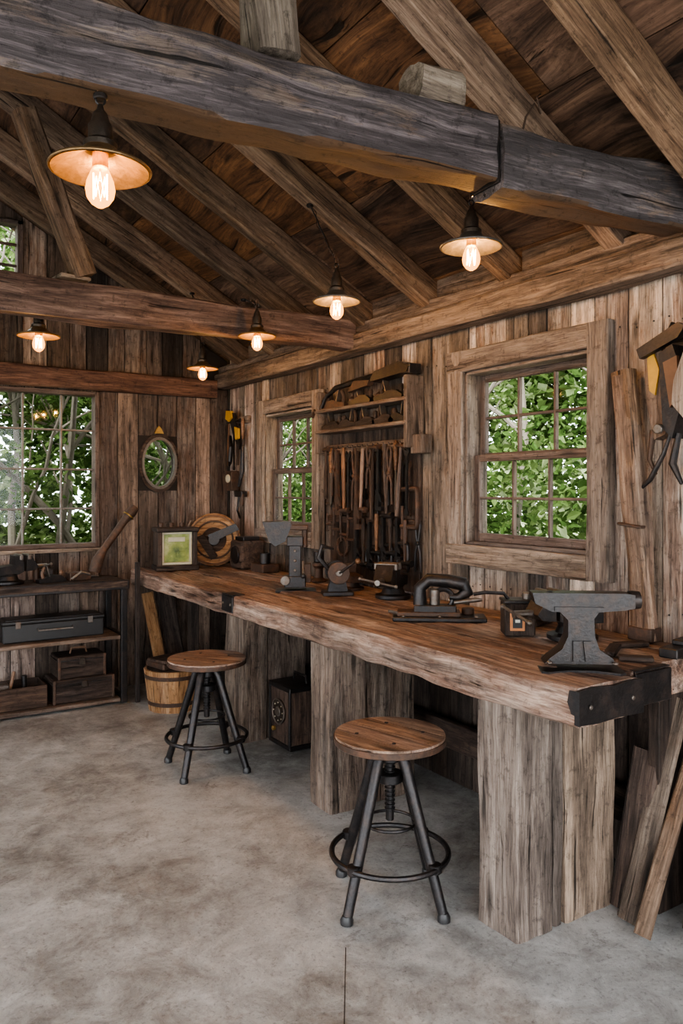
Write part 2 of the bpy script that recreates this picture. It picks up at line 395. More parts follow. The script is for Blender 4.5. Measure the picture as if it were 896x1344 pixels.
# ---------------------------------------------------------------- roof
b=MB()
ang=math.degrees(math.atan(SL)); cs=math.cos(math.radians(ang))
for sgn in(1,-1):
    Ls=3.35/cs; n=6; wd=Ls/n
    for i in range(n):
        xm=sgn*(i+.5)*3.35/n; y=-1.95+U(-.6,0)
        while y<6.6:
            l=U(1.2,2.3); y1=min(y+l,6.6); y0=max(y,-1.95)
            if y1-y0>.05:
                b.box((xm,(y0+y1)/2,zs(xm)+.012),(wd-.004,y1-y0-.004,.018),'sheath',(0,sgn*ang,0),grain=1,ch=.002)
            y=y1
    b.box((sgn*3.35/2,2.32,zs(3.35/2)+.06),(Ls+.05,8.6,.03),'backing',(0,sgn*ang,0))
b.build('ceiling')
b=MB()
rys=[-1.2,-.5,.2,.75,1.15,1.64,2.10,2.74,3.38,4.0,4.6,5.2,5.75]
for y in rys:
    for sgn in(1,-1):
        x0=0.03;x1=3.15
        w=U(.085,.105)
        b.timber((sgn*x0,y,zb(x0)+.08),(sgn*x1,y+U(-.02,.02),zb(x1)+.08),w,.145,'rafter',up=(0,0,1),nz=.004,ch=.006,segs=24)
for i in range(len(rys)-1):
    y0=rys[i]+.055;y1=rys[i+1]-.055
    b.box((2.82,(y0+y1)/2,2.71),(.035,y1-y0,.115),'plate',(0,0,0),grain=1,rnd=U(0,.35))
b.build('roof_rafters')
b=MB(); b.timber((0,-1.9,zb(0)+.06),(0,6.15,zb(0)+.06),.05,.22,'rafter'); b.build('ridge_beam')
b=MB()
b.timber((2.785,-1.55,2.525),(2.785,6.17,2.525),.14,.12,'plate',nz=.006)
b.timber((2.80,-1.55,2.62),(2.80,6.17,2.62),.10,.065,'plate',nz=.004,ch=.006)
b.build('wall_plate_beam')
b=MB(); b.timber((-2.785,-1.55,2.525),(-2.785,6.17,2.525),.14,.12,'plate',nz=.005); b.build('wall_plate_beam')
b=MB(); b.timber((-2.7,6.145,2.455),(2.71,6.145,2.455),.10,.15,'beam2',nz=.006); b.build('trim_back_beam')
def by(x): return 2.01-.098*x
b=MB()
b.timber((-2.75,by(-2.75)+.08,2.715),(1.815,by(1.815)+.08,2.715),.16,.225,'beam',nz=.011,ch=.010,rnd=.5,freq=5)
b.timber((1.83,by(1.83)+.075,2.700),(2.84,by(2.84)+.075,2.700),.165,.215,'beam',nz=.011,ch=.010,rnd=.45,freq=5)
b.box((1.822,by(1.82)+.08,2.71),(.012,.150,.205),'iron',(0,0,-5.6))
b.tube([(1.95,by(1.95)+.05,2.80),(1.95,by(1.95)+.03,2.86),(1.98,by(1.95)+.02,2.91),(1.99,by(1.95),2.87)],.004,'rust',6)
b.tube([(1.99,by(1.95),2.87),(1.97,by(1.95),2.92),(2.01,by(1.95)+.02,2.95)],.003,'rust',6)
b.build('tie_beam')
b=MB()
b.timber((-2.75,4.27,2.59),(2.74,4.10,2.575),.15,.19,'beam2',nz=.010,ch=.012,rnd=.55)
b.build('tie_beam')
b=MB(); b.timber((1.05,by(1.05)+.07,2.84),(.98,by(1.05)+.09,3.58),.15,.13,'palewood',up=(0,1,0),nz=.01,rnd=.15); b.build('truss_post')
b=MB(); b.timber((1.52,by(1.6)+.08,2.885),(1.69,by(1.6)+.08,2.883),.12,.10,'palewood',nz=.02,ch=.02,rnd=.3,segs=5); b.build('wood_block')
b=MB(); b.timber((1.085,4.16,2.72),(.78,4.12,3.50),.11,.11,'rafter',up=(0,1,0),nz=.008,rnd=.35)
b.box((1.03,4.19,2.707),(.16,.14,.02),'palewood',(0,0,8)); b.build('truss_strut')
# ---------------------------------------------------------------- windows
def dh_window(name,o,M4):
    u0,u1,z0,z1=o; b=MB(); b.T=M4; cw=.112
    W=u1-u0;H=z1-z0;um=(u0+u1)/2
    b.timber((u0-cw/2,-.018,z0-.002),(u0-cw/2,-.018,z1+cw),cw,.045,'casing',up=(0,1,0),nz=.004,ch=.005)
    b.timber((u1+cw/2,-.018,z0-cw),(u1+cw/2,-.018,z1+cw),cw,.05,'casing',up=(0,1,0),nz=.004,ch=.005)
    b.timber((u0-cw-.005,-.02,z1+cw/2+.001),(u1-.002,-.02,z1+cw/2+.001),cw,.042,'casing',up=(0,1,0),nz=.004,ch=.005)
    b.timber((u0-cw-.01,-.022,z0-cw/2),(u1-.002,-.022,z0-cw/2),cw,.05,'casing',up=(0,1,0),nz=.004,ch=.005)
    t=.018
    b.box((u0+t/2,.06,(z0+z1)/2),(t,.15,H),'casing',grain=2);b.box((u1-t/2,.06,(z0+z1)/2),(t,.15,H),'casing',grain=2)
    b.box((um,.06,z0+t/2),(W,.15,t),'sash',grain=0);b.box((um,.06,z1-t/2),(W,.15,t),'casing',grain=0)
    zm=z0+H*.5
    a0=u0+t;a1=u1-t
    for (za,zc,y) in((z0+t,zm+.018,.055),(zm-.018,z1-t,.095)):
        f=.038
        b.box((a0+f/2,y,(za+zc)/2),(f,.034,zc-za),'sash',grain=2);b.box((a1-f/2,y,(za+zc)/2),(f,.034,zc-za),'sash',grain=2)
        b.box(((a0+a1)/2,y,za+f*.6),(a1-a0-2*f,.034,f*1.2),'sash',grain=0);b.box(((a0+a1)/2,y,zc-f/2),(a1-a0-2*f,.034,f),'sash',grain=0)
        for q in(1/3,2/3):
            b.box((a0+f+(a1-a0-2*f)*q,y,(za+zc)/2),(.014,.026,zc-za-2*f),'sash',grain=2)
        b.box(((a0+a1)/2,y,(za+zc)/2),(a1-a0-2*f,.024,.014),'sash',grain=0)
        b.box(((a0+a1)/2,y+.005,(za+zc)/2),(a1-a0-2*f,.003,zc-za-2*f),'glass',ch=.0005)
    return b.build(name)
dh_window('window_1',w1,RW); dh_window('window_2',w2,RW)
def grid_window(name,u0,u1,z0,z1,nu,nv,M4,fr=.035):
    b=MB();b.T=M4;um=(u0+u1)/2;zm=(z0+z1)/2
    for u in(u0+fr/2,u1-fr/2): b.box((u,.04,zm),(fr,.11,z1-z0),'sash',grain=2)
    for z in(z0+fr/2,z1-fr/2): b.box((um,.04,z),(u1-u0-2*fr,.11,fr),'sash',grain=0)
    for i in range(1,nu): b.box((u0+(u1-u0)*i/nu,.05,zm),(.016,.03,z1-z0-2*fr),'steel',grain=2)
    for i in range(1,nv): b.box((um,.05,z0+(z1-z0)*i/nv),(u1-u0-2*fr,.028,.016),'steel',grain=0)
    b.box((um,.055,zm),(u1-u0-2*fr,.003,z1-z0-2*fr),'glass',ch=.0005)
    b.box((um,-.02,z0-.014),(u1-u0+.06,.09,.026),'casing',grain=0)
    return b.build(name)
grid_window('window_3',wb[0],wb[1],wb[2],wb[3],4,4,BW)
b=MB();b.T=BW
z0,z1=3.12,3.62
b.box((.835,.04,z0+.02),(.67,.11,.04),'sash',grain=0);b.box((.835,.04,z1-.015),(.67,.11,.03),'sash',grain=0)
b.box((1.15,.04,3.37),(.04,.11,.50),'sash',grain=2);b.box((.52,.04,3.37),(.04,.11,.50),'sash',grain=2)
for z in(3.29,3.45): b.box((.835,.05,z),(.6,.03,.018),'sash',grain=0)
b.box((.93,.05,3.37),(.018,.03,.46),'sash',grain=2);b.box((.835,.055,3.37),(.6,.003,.46),'glass',ch=.0005)
b.build('window_4')
b=MB();b.T=BW
n=40
def ell(rx,rz): return [(2.225+rx*math.cos(2*math.pi*i/n),1.815+rz*math.sin(2*math.pi*i/n)) for i in range(n)]
def annulus(b,O,I,y0,y1,mat):
    n=len(O);vs=[(x,y0,z) for x,z in O]+[(x,y0,z) for x,z in I]+[(x,y1,z) for x,z in O]+[(x,y1,z) for x,z in I];fs=[]
    for i in range(n):
        j=(i+1)%n
        fs+= [[i,j,n+j,n+i],[2*n+i,3*n+i,3*n+j,2*n+j],[j,i,2*n+i,2*n+j],[n+i,n+j,3*n+j,3*n+i]]
    b.add(vs,fs,mat)
rect=[]
for i in range(n):
    a=2*math.pi*i/n;c,s_=math.cos(a),math.sin(a);m=max(abs(c)/.167,abs(s_)/.227);rect.append((2.225+c/m,1.815+s_/m))
annulus(b,rect,ell(.15,.212),.003,.09,'backing')
annulus(b,ell(.172,.242),ell(.142,.205),-.03,.05,'dwood')
annulus(b,ell(.150,.214),ell(.130,.192),-.042,-.005,'steel')
b.prism(ell(.140,.203),.02,.024,'glass')
b.prism([(2.185,2.06),(2.265,2.06),(2.245,2.10),(2.225,2.125),(2.205,2.10)],-.025,-.003,'brass')
b.build('window_5')
# ---------------------------------------------------------------- workbench
b=MB()
BT=.975; th=.122; zc=BT-th/2
b.timber((2.09,1.62,zc),(2.09,5.98,zc),.32,th,'bench',nz=.009,ch=.012,rnd=.6,freq=6,segs=130)
b.timber((2.365,1.665,zc),(2.365,5.98,zc),.211,th,'bench',nz=.004,ch=.010,rnd=.30)
b.timber((2.575,1.70,zc),(2.575,5.98,zc),.189,th,'bench',nz=.004,ch=.010,rnd=.75)
b.timber((2.762,1.63,zc),(2.762,5.98,zc),.164,th,'bench',nz=.004,ch=.010,rnd=.25)
b.prism([(1.925,.862),(2.02,.856),(2.12,.860),(2.25,.855),(2.252,.90),(2.248,.968),(2.18,.972),(2.10,.966),(2.0,.974),(1.925,.970)],1.606,1.618,'iron')
b.prism([(1.60,.862),(1.640,.866),(1.634,.90),(1.648,.93),(1.640,.968),(1.60,.970)],0,.006,'iron',c=(1.922,0,0),rot=Matrix(((0,1,0),(1,0,0),(0,0,1))))
b.box((2.37,1.655,zc),(.20,.010,th-.01),'iron')
b.box((2.37,1.668,BT+.001),(.19,.028,.006),'iron')
b.box((1.924,4.18,zc+.01),(.012,.15,.095),'iron'); b.box((1.96,4.18,BT+.003),(.08,.15,.008),'iron')
for y in(4.13,4.23): b.cyl((1.916,y,zc+.01),.008,.01,'steel',(0,90,0),8)
for x in(1.98,2.19):b.cyl((x,1.603,zc),.008,.008,'steel',(90,0,0),8)
zu=BT-th
def pier(x0,x1,y0,y1,parts,rn):
    p=x0
    for i,w in enumerate(parts):
        W=(x1-x0)*w
        b.timber((p+W/2,(y0+y1)/2+(.012 if i%2 else 0),0),(p+W/2,(y0+y1)/2+(.012 if i%2 else 0),zu+.004),y1-y0,W-.010,'post',up=(1,0,0),nz=.006,ch=.008,rnd=rn[i])
        p+=W
    b.box(((x0+x1)/2,(y0+y1)/2,zu/2),(x1-x0-.05,y1-y0-.07,zu-.01),'backing',grain=2)
pier(1.985,2.535,1.925,2.135,[.36,.10,.54],[.55,.0,.68])
pier(2.02,2.56,3.20,3.41,[.4,.6],[.45,.2])
pier(2.12,2.6,4.40,4.66,[.4,.6],[.2,.3])
b.box((2.35,5.75,zu/2),(.07,.07,zu),'dwood')
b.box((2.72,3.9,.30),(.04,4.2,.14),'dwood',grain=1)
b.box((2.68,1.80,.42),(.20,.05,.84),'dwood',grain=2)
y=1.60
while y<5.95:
    w=U(.13,.2); b.box((2.825,y+w/2,.42),(.022,w-.006,.84),'under',grain=2); y+=w  # added back panel, under-bench shade put into its dark colour
b.build('workbench')
# ---------------------------------------------------------------- stools
def stool(cx,cy,rz,hz=.643,Rs=.218):
    b=MB();b.T=TR((cx,cy,0),rz)
    nb=4
    for i in range(nb):
        xa=-Rs+2*Rs*i/nb;xc=-Rs+2*Rs*(i+1)/nb-.003;pts=[]
        for j in range(9):
            x=xa+(xc-xa)*j/8;pts.append((x,math.sqrt(max(0,Rs*Rs-x*x))))
        for j in range(8,-1,-1):
            x=xa+(xc-xa)*j/8;pts.append((x,-math.sqrt(max(0,Rs*Rs-x*x))))
        b.prism(pts,-.014,.014,'seat',c=(0,0,hz-.014),rot=(90,0,0),grain=2,rnd=U(.35,.65))
    b.lathe([(Rs-.01,hz-.034),(Rs+.001,hz-.034),(Rs+.004,hz-.031),(Rs+.004,hz-.010),(Rs-.01,hz-.008)],(0,0,0),'rust',n=48)
    for a in range(4):
        t=math.radians(45+a*90);b.cyl((.13*math.cos(t),.13*math.sin(t),hz+.001),.008,.004,'iron',n=8)
    b.cyl((0,0,hz-.042),.11,.012,'iron');b.cyl((0,0,hz-.075),.045,.06,'iron')
    b.cyl((0,0,hz-.20),.016,.28,'iron')
    for i in range(13): b.cyl((0,0,hz-.10-i*.016),.021,.007,'iron',n=14)
    b.cyl((0,0,hz-.17),.052,.035,'iron')
    for a in range(4):
        t=math.radians(a*90);c,s_=math.cos(t),math.sin(t)
        pts=[(r*c,r*s_,z) for r,z in((.045,hz-.055),(.075,hz-.10),(.155,hz*.47),(.252,.02))]
        b.tube(pts,[.020,.022,.021,.019],'iron',12)
        b.lathe([(.020,0),(.024,.003),(.024,.02),(.017,.034)],(.254*c,.254*s_,0),'black',n=14)
        b.cyl((.215*c,.215*s_,.185),.026,.032,'iron',(0,0,0),10)
    b.ring((0,0,.185),.228,.011,'iron',n=48)
    b.ring((0,0,.30),.10,.006,'iron',n=28)
    return b.build('bar_stool')
stool(1.81,2.43,15,.645,.216); stool(1.775,4.14,38,.632,.222)
# ---------------------------------------------------------------- pendant lamps
def lamp(x,y,z,dia,top,mat='shadeg',e=9,deep=.3,hook=None):
    b=MB();r=dia/2
    b.T=Matrix.Translation((x,y,z))
    h=r*deep
    prof=[(r,-.002),(r*.99,.006),(r*.80,h*.30),(r*.58,h*.60),(r*.40,h*1.05),(r*.30,h*1.6)]
    inner=[(r*.28,h*1.45),(r*.37,h*.90),(r*.56,h*.50),(r*.79,h*.20),(r*.97,-.004)]
    for pr in (prof[::-1],inner[::-1]):
        b.lathe(pr,(0,0,0),mat,n=40); b.F.pop();b.F.pop();b.MI.pop();b.MI.pop()
    b.ring((0,0,0),r,.0035,mat,n=40)
    zt=h*1.5
    b.lathe([(r*.33,zt-.01),(r*.34,zt+.01),(r*.24,zt+.02),(r*.24,zt+.055),(r*.19,zt+.065),(r*.15,zt+.085),(.010,zt+.095),(.006,zt+.11)],(0,0,0),'bronze',n=24)
    b.ring((0,0,zt+.12),.012,.003,'iron',(90,0,0),12)
    b.cyl((0,0,h*.7),.020,.05,'brass')
    bz=h*.6; s_=dia/.245
    bp=[(.013,0),(.015,-.012),(.024,-.03),(.033,-.052),(.0365,-.072),(.033,-.092),(.022,-.108),(.008,-.117),(.001,-.118)]
    b.lathe([(p*s_,q*s_+bz) for p,q in bp][::-1],(0,0,0),'bulb',n=24)
    pts=[]
    for i in range(11):
        a=2*math.pi*i/10; rr=.017*s_
        pts.append((rr*math.cos(a),rr*math.sin(a),bz-(.035 if i%2 else .094)*s_))
    b.tube(pts,.0018,'filament',6)
    b.tube([(0,0,bz),(0,0,bz-.05*s_)],.003,'brass',6)
    hz=top-z; hx,hy=(hook[0]-x,hook[1]-y) if hook else (0,0)
    pts=[]
    for i in range(9):
        t=i/8; pts.append((hx*t+.004*math.sin(i*2.1),hy*t+.003*math.cos(i*1.7),zt+.128+(hz-zt-.128)*t))
    b.tube(pts,.0035,'black',6)
    b.tube([(p[0]+.010*math.sin(i*1.9+1),p[1]+.008*math.cos(i*1.3),p[2]) for i,p in enumerate(pts)],.0022,'rust',5)
    nl=max(2,int((hz-zt-.13)/.035))
    for i in range(min(nl,5)):
        b.ring((hx*i/nl,hy*i/nl,zt+.145+i*.03),.013,.0025,'rust',(90,0,90*(i%2)),10,rx=.007)
    b.cyl((hx,hy,hz-.005),.018,.014,'iron')
    ob=b.build('pendant_lamp',loc=(x,y,z))
    ld=bpy.data.lights.new('bulb_light','POINT');ld.energy=e;ld.color=(1,.60,.27);ld.shadow_soft_size=.012
    lo=bpy.data.objects.new('bulb_light',ld);lo.parent=ob;lo.location=(0,0,bz-.06*s_);bpy.context.scene.collection.objects.link(lo)
    return ob
lamp(.56,1.985,2.415,.25,2.605,'shade',5.0,.30)
lamp(2.09,2.27,2.555,.24,2.99,'shadeg',6.0,.30,hook=(2.07,2.13))
lamp(2.00,3.11,2.50,.225,3.04,'shadeg',6.5,.30,hook=(2.0,3.36))
lamp(1.96,3.87,2.455,.21,2.69,'shade',6,.30,hook=(1.95,4.02))
lamp(.91,4.40,2.43,.22,2.60,'shade',6,.30,hook=(.90,4.32))
lamp(2.10,4.97,2.43,.21,2.99,'shade',6,.30,hook=(2.10,5.16))
# ---------------------------------------------------------------- tool shapes
def hw(): return 'handle' if R()<.6 else 'dwood'
def hammer(b,u,z,L,y=-.07,hd='iron',tilt=0):
    c=Matrix.Rotation(math.radians(tilt),3,'Y')
    def q(x,yy,zz): return Vector((u,y+yy,z))+c@Vector((x,0,zz))
    b.tube([q(0,0,.03),q(0,0,-.08),q(0,0,-L*.6),q(0,0,-L)],[.009,.010,.015,.013],hw(),8)
    b.tube([q(-.055,0,.01),q(-.03,0,.012),q(.03,0,.012),q(.034,0,.012),q(.06,0,.012)],[.006,.012,.012,.017,.017],hd,10)
def hangham(b,u,z,L,y=-.09,hd='iron',tilt=0):
    c=Matrix.Rotation(math.radians(tilt),3,'Y')
    def q(x,zz): return Vector((u,y,z))+c@Vector((x,0,zz))
    b.tube([q(0,0),q(0,-L*.3),q(0,-L*.8),q(0,-L)],[.012,.015,.010,.009],hw(),8)
    b.tube([q(-.06,-L+.0),q(-.03,-L),q(.03,-L),q(.036,-L),q(.062,-L)],[.005,.014,.014,.020,.020],hd,10)
def chisel(b,u,z,L,y=-.06):
    h=L*.42
    b.lathe([(.009,0),(.015,-.008),(.016,-h*.5),(.011,-h),(.012,-h-.015)][::-1],(u,y,z+.03),hw(),n=10)
    b.prism([(u-.004,z-h+.02),(u+.004,z-h+.02),(u+.010,z-L*.62),(u+.010,z-L+.02),(u-.010,z-L),(u-.010,z-L*.62)],y-.003,y+.003,'steel')
def plier(b,u,z,L,y=-.05,mat='iron'):
    for s_ in(-1,1):
        b.tube([(u+s_*.014,y,z),(u+s_*.022,y,z-.03),(u+s_*.010,y,z-L*.35),(u-s_*.022,y,z-L*.62),(u-s_*.026,y,z-L)],[.006,.008,.009,.008,.007],mat,7)
    b.cyl((u,y-.004,z-L*.45),.014,.022,mat,(90,0,0),10)
def wrench(b,u,z,L,y=-.05,mat='steel'):
    b.prism([(u-.022,z),(u-.008,z-.018),(u+.008,z-.018),(u+.022,z),(u+.026,z-.03),(u+.01,z-.055),(u+.008,z-L+.04),(u+.018,z-L+.02),(u+.012,z-L),(u-.012,z-L),(u-.018,z-L+.02),(u-.008,z-L+.04),(u-.01,z-.055),(u-.026,z-.03)],y-.005,y+.005,mat)
def pipew(b,u,z,L,y=-.07,mat='iron'):
    b.prism([(u-.010,z),(u+.010,z),(u+.013,z-L*.7),(u+.030,z-L*.75),(u+.045,z-L*.86),(u+.030,z-L*.86),(u+.012,z-L*.82),(u+.010,z-L*.93),(u+.040,z-L*.93),(u+.040,z-L),(u-.020,z-L),(u-.022,z-L*.72),(u-.012,z-L*.68)],y-.011,y+.011,mat)
def cclamp(b,u,z,s_,y=-.05,mat='iron'):
    b.tube([(u-.3*s_,y,z),(u+.35*s_,y,z),(u+.4*s_,y,z-.1*s_),(u+.4*s_,y,z-.9*s_),(u+.35*s_,y,z-s_),(u-.3*s_,y,z-s_)],.07*s_,mat,8)
    b.tube([(u-.25*s_,y,z-.45*s_),(u-.25*s_,y,z-1.35*s_)],.04*s_,mat,8);b.tube([(u-.42*s_,y,z-1.3*s_),(u-.08*s_,y,z-1.3*s_)],.022*s_,mat,6)
def plane(b,c,L,rz,mat='iron',wmat='handle'):
    T0=b.T.copy();b.T=T0@TR(c,rz)
    b.prism([(-L/2,0),(L/2,0),(L/2,.02),(L*.3,.05),(.0,.055),(-L*.15,.04),(-L/2,.025)],-.03,.03,mat)
    b.lathe([(.010,0),(.012,.02),(.018,.04),(.012,.055),(.001,.058)],(L*.36,0,.03),wmat,n=12)
    b.tube([(-L*.3,0,.03),(-L*.34,0,.07),(-L*.28,0,.10),(-L*.24,0,.11)],[.014,.012,.013,.010],wmat,8)
    b.prism([(-L*.1,.03),(-L*.06,.03),(-L*.19,.12),(-L*.22,.12)],-.02,.02,'steel')
    b.T=T0
b=MB();b.T=RW
for i in range(5):
    a=-4.50+i*.196;b.box((a+.098,-.010,1.52),(.192,.022,1.06),'dwood',grain=2,rnd=.9)
for u in(-4.50,-3.52): b.box((u,-.066,2.05),(.03,.13,.42),'plate',grain=2,rnd=.1)
b.box((-4.01,-.070,2.125),(1.0,.135,.022),'plate',grain=0,rnd=.2);b.box((-4.01,-.070,1.985),(1.0,.135,.022),'plate',grain=0,rnd=.2)
b.box((-4.01,-.035,1.865),(1.06,.05,.065),'plate',grain=0,rnd=.1)
b.box((-3.47,-.05,1.86),(.10,.08,.11),'plate',grain=2,rnd=.2);
b.box((-4.01,-.035,1.40),(.95,.03,.045),'dwood',grain=0)
for i in range(17): b.tube([(-4.46+i*.056,-.05,1.875),(-4.46+i*.056,-.085,1.87),(-4.46+i*.056,-.09,1.885)],.003,'iron',5)
b.build('tool_rack')
b=MB();b.T=RW
for i,u in enumerate([-4.36,-4.16,-3.96,-3.77,-3.62]): plane(b,(u,-.08,1.998),U(.17,.22),random.choice([0,180]),random.choice(['iron','rust','dwood']),'dwood')
plane(b,(-4.33,-.08,2.138),.28,180,'rust','dwood');plane(b,(-4.02,-.08,2.138),.24,0,'iron','dwood');plane(b,(-3.72,-.08,2.138),.28,0,'iron','dwood')
b.prism([(-3.90,2.26),(-3.52,2.28),(-3.50,2.31),(-3.60,2.35),(-3.84,2.32)],-.12,-.03,'iron')
b.box((-3.55,-.07,2.30),(.10,.09,.06),'iron',(0,3,0));b.tube([(-4.48,-.09,2.20),(-4.30,-.10,2.27),(-4.05,-.09,2.29),(-3.86,-.09,2.30)],[.010,.018,.022,.018],'iron',8)
b.prism([(-4.12,2.22),(-3.90,2.24),(-3.88,2.27),(-4.05,2.285)],-.13,-.09,'rust')
b.tube([(-4.45,-.12,2.15),(-4.40,-.11,2.23),(-4.33,-.10,2.25)],.012,'iron',8)
b.tube([(-4.50,-.12,2.10),(-4.56,-.11,2.14),(-4.60,-.10,2.10)],.012,'rust',8)
for u in(-4.18,-4.12,-3.88,-3.55): b.lathe([(.022,0),(.024,.005),(.024,.05),(.010,.065),(.010,.08)],(u,-.05,2.138),'rust',n=12)
b.build('hand_planes')
b=MB();b.T=RW
us=[-4.46+i*.056 for i in range(17)]
seq='hcpqbwpqbphqbpchw'
for u,c in zip(us,seq):
    z=1.86+U(-.02,.01);u+=U(-.012,.012)
    if c=='h': hammer(b,u,z,U(.30,.44),-.085,random.choice(['iron','rust']),U(-6,6))
    if c=='b': hangham(b,u,z+.01,U(.30,.54),-.085,random.choice(['iron','rust']),U(-5,5))
    if c=='c': chisel(b,u,z,U(.26,.42),-.075)
    if c=='q': pipew(b,u,z,U(.28,.50),-.09,random.choice(['iron','rust']))
    if c=='p': plier(b,u,z,U(.24,.42),-.08,random.choice(['iron','rust']))
    if c=='w': wrench(b,u,z,U(.28,.48),-.08,random.choice(['iron','rust']))
for u in [x+.028 for x in us[:-1]]:
    c=random.choice('pwcww');z=1.80+U(-.06,.0)
    if c=='p': plier(b,u,z,U(.2,.34),-.045)
    if c=='w': wrench(b,u,z,U(.2,.36),-.045,random.choice(['iron','iron','rust']))
    if c=='c': chisel(b,u,z,U(.2,.3),-.05)
for i,u in enumerate([-4.44,-4.36,-4.27,-4.19]): cclamp(b,u,1.50-.03*i,.14,-.06,random.choice(['iron','rust']))
for i in range(8): 
    u=-4.10+i*.072
    (hangham if i%2 else pipew)(b,u,1.42+U(-.03,.03),U(.2,.30),-.07)
cclamp(b,-3.58,1.60,.22,-.06,'rust');cclamp(b,-3.63,1.28,.16,-.07);cclamp(b,-3.80,1.26,.16,-.06)
b.ring((-3.95,-.05,1.17),.07,.012,'iron',(90,0,0),20);b.ring((-4.3,-.05,1.22),.06,.010,'rust',(90,0,0),20)
plier(b,-3.50,1.42,.3,-.05)
b.build('hanging_hand_tools')
def vise(b,c,rz,s=1.0,mat='iron'):
    T0=b.T.copy();b.T=T0@TR(c,rz)@Matrix.Scale(s,4)
    b.lathe([(.085,0),(.09,.004),(.09,.018),(.06,.025),(.05,.05),(.055,.065)],(0,0,0),mat,n=20)
    b.prism([(-.10,.06),(.05,.06),(.08,.075),(.08,.13),(.055,.175),(.025,.175),(.02,.12),(-.10,.105)],-.045,.045,mat)
    b.prism([(.095,.075),(.15,.08),(.17,.10),(.15,.13),(.125,.175),(.095,.175)],-.045,.045,mat)
    b.box((.06,0,.165),(.02,.12,.035),'steel');b.box((.11,0,.165),(.02,.12,.035),'steel')
    b.tube([(.16,0,.10),(.24,0,.10)],.014,'steel',10);b.tube([(.23,-.09,.115),(.23,.09,.085)],.006,'steel',8)
    b.ball((.23,-.09,.115),.010,'steel',8);b.ball((.23,.09,.085),.010,'steel',8)
    b.T=T0
b=MB();vise(b,(2.66,3.54,BT+.003),215,1.15); b.build('bench_vise')
b=MB();vise(b,(2.67,3.98,BT+.003),80,.85,'rust'); b.build('bench_vise')
b=MB();b.T=TR((2.38,4.18,BT+.003),-30)
b.prism([(-.12,-.07),(.13,-.07),(.13,.07),(-.12,.07)],-.016,0,'iron',rot=(90,0,0))
b.box((0,0,.05),(.13,.10,.07),'iron');b.box((.0,0,.17),(.075,.07,.22),'iron');b.box((.0,0,.30),(.10,.08,.06),'iron')
b.prism([(-.20,.42),(-.03,.42),(-.02,.40),(-.06,.30),(-.12,.27),(-.16,.30)],-.05,.05,'iron')
b.box((-.02,0,.385),(.20,.09,.03),'rust');b.cyl((.06,0,.33),.018,.14,'rust')
b.tube([(.05,-.05,.16),(.05,-.12,.18),(.05,-.16,.10)],.008,'steel',8);b.ball((.05,-.16,.10),.016,'black',10)
b.box((.07,.02,.10),(.06,.06,.12),'rust');b.cyl((-.06,-.05,.06),.03,.03,'steel',(90,0,0));
for z in(.12,.18,.24): b.cyl((0,-.038,z),.009,.012,'steel',(90,0,0),8)
b.build('arbor_press')
b=MB();b.T=TR((2.46,3.82,BT+.003),-25)
b.box((0,0,.012),(.18,.12,.024),'iron')
b.prism([(-.06,.02),(.06,.02),(.045,.09),(.02,.12),(-.03,.12),(-.045,.08)],-.03,.03,'iron')
b.cyl((0,0,.135),.055,.09,'iron',(90,0,0));b.cyl((0,-.07,.135),.065,.022,'rust',(90,0,0));b.cyl((0,.06,.135),.065,.022,'iron',(90,0,0))
b.cyl((0,-.084,.135),.02,.012,'steel',(90,0,0),8)
b.tube([(.0,-.085,.135),(.09,-.09,.20),(.10,-.13,.21)],.008,'iron',8);b.ball((.10,-.14,.21),.017,'handle',10)
b.tube([(-.05,0,.15),(-.11,0,.22),(-.09,0,.29),(-.02,0,.27)],[.012,.016,.014,.008],'iron',8)
b.build('bench_grinder')
b=MB();b.T=TR((2.70,4.42,BT+.003),0);
b.lathe([(.05,0),(.055,.01),(.03,.03),(.028,.09),(.045,.11),(.045,.13)],(0,0,0),'rust',n=18);b.cyl((0,0,.17),.035,.07,'iron');b.build('oil_can')
b=MB();b.T=TR((2.40,2.83,BT+.003),-38)
b.box((0,0,.010),(.44,.15,.02),'iron');b.box((-.05,.01,.03),(.30,.11,.022),'rust');b.box((-.02,0,.055),(.20,.075,.035),'iron')
b.tube([(-.09,0,.07),(-.09,0,.15),(-.05,0,.19),(.04,0,.185),(.115,0,.17),(.135,0,.135),(.09,0,.105),(.05,0,.11)],[.034,.030,.032,.032,.034,.032,.022,.014],'iron',14)
b.cyl((-.02,0,.10),.024,.09,'steel',(0,0,0));b.ring((.02,0,.10),.045,.012,'iron',(90,0,0),20)
b.tube([(.07,-.02,.085),(.17,-.03,.10),(.20,-.03,.10)],[.010,.012,.007],'steel',10);b.cyl((.14,.05,.035),.03,.03,'rust')
b.tube([(-.18,-.03,.03),(-.24,-.05,.045)],.008,'steel',8)
for x in(-.17,.0,.17): b.cyl((x,-.06,.024),.010,.010,'steel',n=6)
b.build('cast_iron_clamp')
b=MB();b.T=TR((2.44,2.36,BT+.003),-35)
b.box((0,0,.07),(.13,.11,.14),'dwood',ch=.006);b.box((0,0,.146),(.14,.12,.012),'iron');b.box((-.012,-.056,.062),(.062,.006,.075),'orange');b.box((-.012,-.060,.062),(.040,.004,.052),'black')
b.box((-.012,-.0625,.066),(.02,.002,.012),'white',ch=.0005)
b.tube([(-.04,0,.15),(-.06,0,.175),(-.14,-.01,.18),(-.19,-.01,.172)],.008,'iron',8);b.cyl((.04,0,.165),.022,.03,'steel')
b.build('boxed_gauge')
b=MB();vise(b,(2.55,2.16,BT+.003),165,1.15);b.build('bench_vise')
